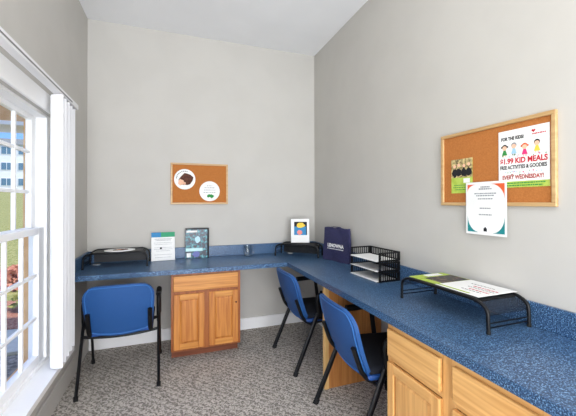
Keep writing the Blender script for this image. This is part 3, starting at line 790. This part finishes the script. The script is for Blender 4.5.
# oval plaque lying on the left riser
t = thing('oval_plaque', 'white oval plaque with dark print lying on the left riser', 'plaque', (-0.435, 3.060, ZK+0.1325), math.radians(5))
bm = new_bm(); slab(bm, [(0.118*math.cos(2*PI*k/40), 0.085*math.sin(2*PI*k/40)) for k in range(40)], 0, 0.006); obj('plate', bm, MPAPER, t)
random.seed(5); bm = new_bm(); slab(bm, [(0.062*math.cos(2*PI*k/16)*random.uniform(.8, 1.15), 0.045*math.sin(2*PI*k/16)*random.uniform(.8, 1.15)) for k in range(16)], 0.0062, 0.0068); obj('picture', bm, MBROWN, t)
bm = new_bm(); slab(bm, [(-0.01+0.022*math.cos(2*PI*k/12), 0.016*math.sin(2*PI*k/12)) for k in range(12)], 0.0070, 0.0074); obj('picture', bm, MSKIN, t)

# ------------------------------------------------------------------ things standing on the back worktop
lean = math.radians(-9)
t = thing('notice_card', 'white printed card with a blue and green top band, left of the teal box', 'card', (-0.093, 3.190, ZK+0.0016), 0, None, rot=(lean, 0, math.radians(3)))
w, h = 0.206, 0.262
bm = new_bm(); box(bm, -w/2, w/2, 0, 0.006, 0, h, 0.001); obj('card', bm, MPAPER, t)
bm = new_bm(); box(bm, -w/2, -0.02, -0.0008, -0.0001, h-0.045, h); obj('top_band', bm, MBLUEP, t, label='blue left part of the top band')
bm = new_bm(); box(bm, -0.02, w/2, -0.0008, -0.0001, h-0.045, h); obj('top_band', bm, mat('green_band_print', srgb(44, 156, 110), 0.6), t, label='green right part of the top band')
lines(t, MPAPERG, (0.200, 0.188), (0.15, 0.13), 0.005, 31, y=-0.0004)
lines(t, MPAPERG, (0.165, 0.150, 0.120, 0.105, 0.090, 0.055, 0.030), (0.16, 0.15, 0.15, 0.16, 0.12, 0.15, 0.14), 0.003, 32, y=-0.0004)
bm = new_bm(); prism(bm, disc(-0.020, 0.115, 0.010, 12), -0.0012, -0.0009); obj('emblem', bm, MINK, t)

t = thing('product_box', 'teal and dark blue printed carton standing against the backsplash beside the white card', 'box', (0.214, 3.228, ZK+0.0003), math.radians(0))
w, h, d = 0.222, 0.290, 0.034
bm = new_bm(); box(bm, -w/2, w/2, 0, d, 0, h, 0.0015); obj('carton', bm, MART, t)
bm = new_bm(); box(bm, w/2-0.016, w/2, -0.0006, -0.0001, 0.0, h-0.0125); obj('dark_edge', bm, MINK, t)
bm = new_bm(); box(bm, -w/2, w/2, -0.0006, -0.0001, h-0.012, h); obj('dark_edge', bm, MINK, t)
bm = new_bm(); box(bm, -0.100, 0.000, -0.0006, -0.0001, h-0.040, h-0.022); obj('white_band', bm, MPAPER, t)
bm = new_bm(); box(bm, -0.106, 0.050, -0.0006, -0.0001, 0.068, 0.098); obj('title_band', bm, mat('pale_aqua_print', srgb(190, 228, 232), 0.4), t)
random.seed(3); bm = new_bm(); prism(bm, blob(0.005, 0.180, 0.032, 12, 0.2, 0.8), -0.0006, -0.0001); obj('pale_figure', bm, mat('ice_blue_print', srgb(176, 214, 230), 0.4), t)
bm = new_bm(); box(bm, -0.098, -0.060, -0.0006, -0.0001, 0.010, 0.052); obj('white_patch', bm, MPAPER, t)
bm = new_bm(); prism(bm, blob(-0.01, 0.035, 0.028, 12, 0.2, 1.2), -0.0006, -0.0001); obj('violet_patch', bm, mat('violet_print', srgb(90, 100, 170), 0.4), t)

t = thing('glass_mug', 'small clear glass mug standing on the back worktop right of the teal box', 'mug', (0.712, 3.215, ZK+0.0003))
bm = new_bm(); n = 28
prof = [(0.0, 0.0), (0.032, 0.0), (0.035, 0.004), (0.040, 0.04), (0.043, 0.098), (0.0405, 0.098), (0.0375, 0.04), (0.032, 0.012), (0.0, 0.012)]
rings = []
for r_, z_ in prof:
    r_ *= 1.12
    rings.append([bm.verts.new((r_*math.cos(2*PI*k/n), r_*math.sin(2*PI*k/n), z_)) for k in range(n)] if r_ > 0 else [bm.verts.new((0, 0, z_))])
for i in range(len(rings)-1):
    a, b = rings[i], rings[i+1]
    for k in range(n):
        if len(a) == 1: bm.faces.new((a[0], b[k], b[(k+1) % n]))
        elif len(b) == 1: bm.faces.new((a[k], b[0], a[(k+1) % n]))
        else: bm.faces.new((a[k], b[k], b[(k+1) % n], a[(k+1) % n]))
obj('cup', bm, MCUP, t, smooth=True)
bm = new_bm(); tube(bm, fillet([(0.046, 0, 0.082), (0.072, 0, 0.080), (0.070, 0, 0.028), (0.043, 0, 0.022)], 0.03, 6), 0.005, 8); obj('handle', bm, MCUP, t, smooth=True)

# booklet on the corner riser
t = thing('booklet', 'white booklet with a small colourful cover picture, standing on the corner riser', 'booklet', (1.215, 3.035, ZK+0.128), 0, None, rot=(math.radians(-10), 0, math.radians(-20)))
w, h = 0.190, 0.245
bm = new_bm(); box(bm, -w/2, w/2, 0, 0.028, 0, h, 0.004, 2); obj('cover', bm, MPAPER, t)
bm = new_bm(); box(bm, -0.062, 0.070, -0.0008, -0.0001, 0.078, 0.214); pc = obj('cover_picture', bm, MBLUEP, t)
bm = new_bm(); box(bm, -0.062, 0.070, -0.0016, -0.0009, 0.165, 0.214); box(bm, 0.062, 0.070, -0.0016, -0.0009, 0.078, 0.164); obj('dark_border', bm, MINK, pc)
bm = new_bm(); random.seed(2); prism(bm, blob(0.006, 0.178, 0.028, 12, 0.15, 1.5), -0.0026, -0.0018); obj('yellow_shape', bm, MYEL, pc)
bm = new_bm(); prism(bm, blob(-0.004, 0.106, 0.024, 12, 0.15, 1.1), -0.0018, -0.0010); obj('coral_shape', bm, mat('coral_print', srgb(226, 130, 120), 0.5), pc)

# ------------------------------------------------------------------ navy tote bag
t = thing('tote_bag', 'navy blue non-woven tote bag with white lettering, standing in the corner beside the letter tray', 'bag', (1.404, 2.610, ZK+0.0005), math.radians(-76))
w, h, d = 0.345, 0.305, 0.034
bm = new_bm(); nx, nz = 10, 10
def bagp(u, v, s):
    wd = w/2*(1 - 0.04*v); dep = d/2*(1-0.62*v)
    return Vector((u*wd, s*dep*(1 - 0.10*abs(u)**4) + 0.004*math.sin(u*5+v*4)*s, v*h + 0.004*math.sin(u*7)*(v > 0.98)))
G1 = {}
for s in (-1, 1):
    for i in range(nx+1):
        for j in range(nz+1): G1[s, i, j] = bm.verts.new(bagp(-1+2*i/nx, j/nz, s))
for s in (-1, 1):
    for i in range(nx):
        for j in range(nz): bm.faces.new((G1[s, i, j], G1[s, i+1, j], G1[s, i+1, j+1], G1[s, i, j+1]))
for j in range(nz):
    for i in (0, nx):
        vm0, vm1 = (G1[-1, i, j], G1[1, i, j]), (G1[-1, i, j+1], G1[1, i, j+1])
        bm.faces.new((vm0[0], vm0[1], vm1[1], vm1[0]))
for i in range(nx): bm.faces.new((G1[-1, i, 0], G1[1, i, 0], G1[1, i+1, 0], G1[-1, i+1, 0]))
o = obj('bag_body', bm, MNAVY, t, smooth=True)
sm = o.modifiers.new('cloth', 'SOLIDIFY'); sm.thickness = 0.0015; sm.offset = 1
for s in (-1, 1):
    bm = new_bm(); y = s*(d/2*0.38+0.004)
    pts = fillet([(-0.075, y, h-0.055), (-0.070, y, h+0.006), (0.050, y, h+0.007), (0.055, y, h-0.055)], 0.02, 4)
    tube(bm, pts, 0.0035, 6, 1.0)
    for v in bm.verts: v.co.z += 0.0
    obj('handle', bm, MNAVY, t)
def bag_y(z): return -(d/2*(1-0.62*z/h)) - 0.004
tt = text(t, 'LENOWNA', MPAPER, 0.042, 0, 0, 0, width=0.215, align='CENTER', bold=0.0020)
al = math.atan2(d/2*0.62, h)
for v in tt.data.vertices:
    z = v.co.z + 0.128; v.co.z = z; v.co.y = bag_y(z) - 0.0016 + v.co.y
bm = new_bm(); random.seed(12); x = -0.107
while x < 0.104:
    l = random.uniform(0.008, 0.02); z = 0.112; box(bm, x, min(0.107, x+l), bag_y(z)-0.003, bag_y(z)-0.0012, z-0.003, z+0.003); x += l+0.004
obj('small_print', bm, MPAPER, t)

# ------------------------------------------------------------------ letter tray, open side faces the room (-x); local: x along the worktop, front -y
t = thing('letter_tray', 'black three tier letter tray with slotted sides, on the right worktop beside the navy bag', 'tray', (1.270, 2.138, ZK+0.0003), math.radians(-90+3))
TW, TD, TH = 0.332, 0.180, 0.068
for k in range(3):
    z = k*TH
    bm = new_bm(); e = 0.0005
    box(bm, 0.004, TW-0.004, 0.0, TD-0.004, z, z+0.003)
    obj('shelf', bm, MBLACK, t)
    for nm, (ax, p) in (('side_wall', ('x', 0)), ('side_wall', ('x', TW-0.004)), ('back_wall', ('y', TD-0.004))):
        bm = new_bm(); zt = z+TH-0.003
        Lq = TD if ax == 'x' else TW-0.01; s0 = 0.0 if ax == 'x' else 0.005
        def bar(a, b, z0, z1):
            if ax == 'x': box(bm, p, p+0.0035, s0+a, s0+b, z0, z1)
            else: box(bm, s0+a, s0+b, p+0.0006, p+0.004, z0, z1)
        bar(0, Lq, z+0.0035, z+0.013); bar(0, Lq, zt-0.010, zt)
        nb = 11 if ax == 'x' else 17
        for i in range(nb):
            c = Lq*i/(nb-1); c0, c1 = max(0, c-0.0028), min(Lq, c+0.0028)
            if i in (0, nb-1): c0, c1 = max(0, c-0.012), min(Lq, c+0.012)
            bar(c0, c1, z+0.013, zt-0.010)
        obj(nm, bm, MBLACK, t)
names = ['white paper sheets in the bottom shelf of the black letter tray', 'white paper sheets in the middle shelf of the black letter tray', 'white paper sheets in the top shelf of the black letter tray']
for k in range(3):
    p = thing('paper_stack', names[k], 'paper', (1.270, 2.138, ZK+0.0003+k*TH+0.0035), math.radians(-90+3), 'papers in the letter tray')
    bm = new_bm()
    nsh = (5, 3, 4)[k]
    for i in range(nsh):
        z = 0.0016*i; dx = random.uniform(0, 0.006); box(bm, 0.012+dx, TW-0.020+dx, -0.006-random.uniform(0, 0.006), TD-0.02, z, z+0.0013)
    obj('sheets', bm, MPAPER, p)
    if k == 0: lines(p, MINK, (0.003,), 0.001, 0.001, 3) if False else None
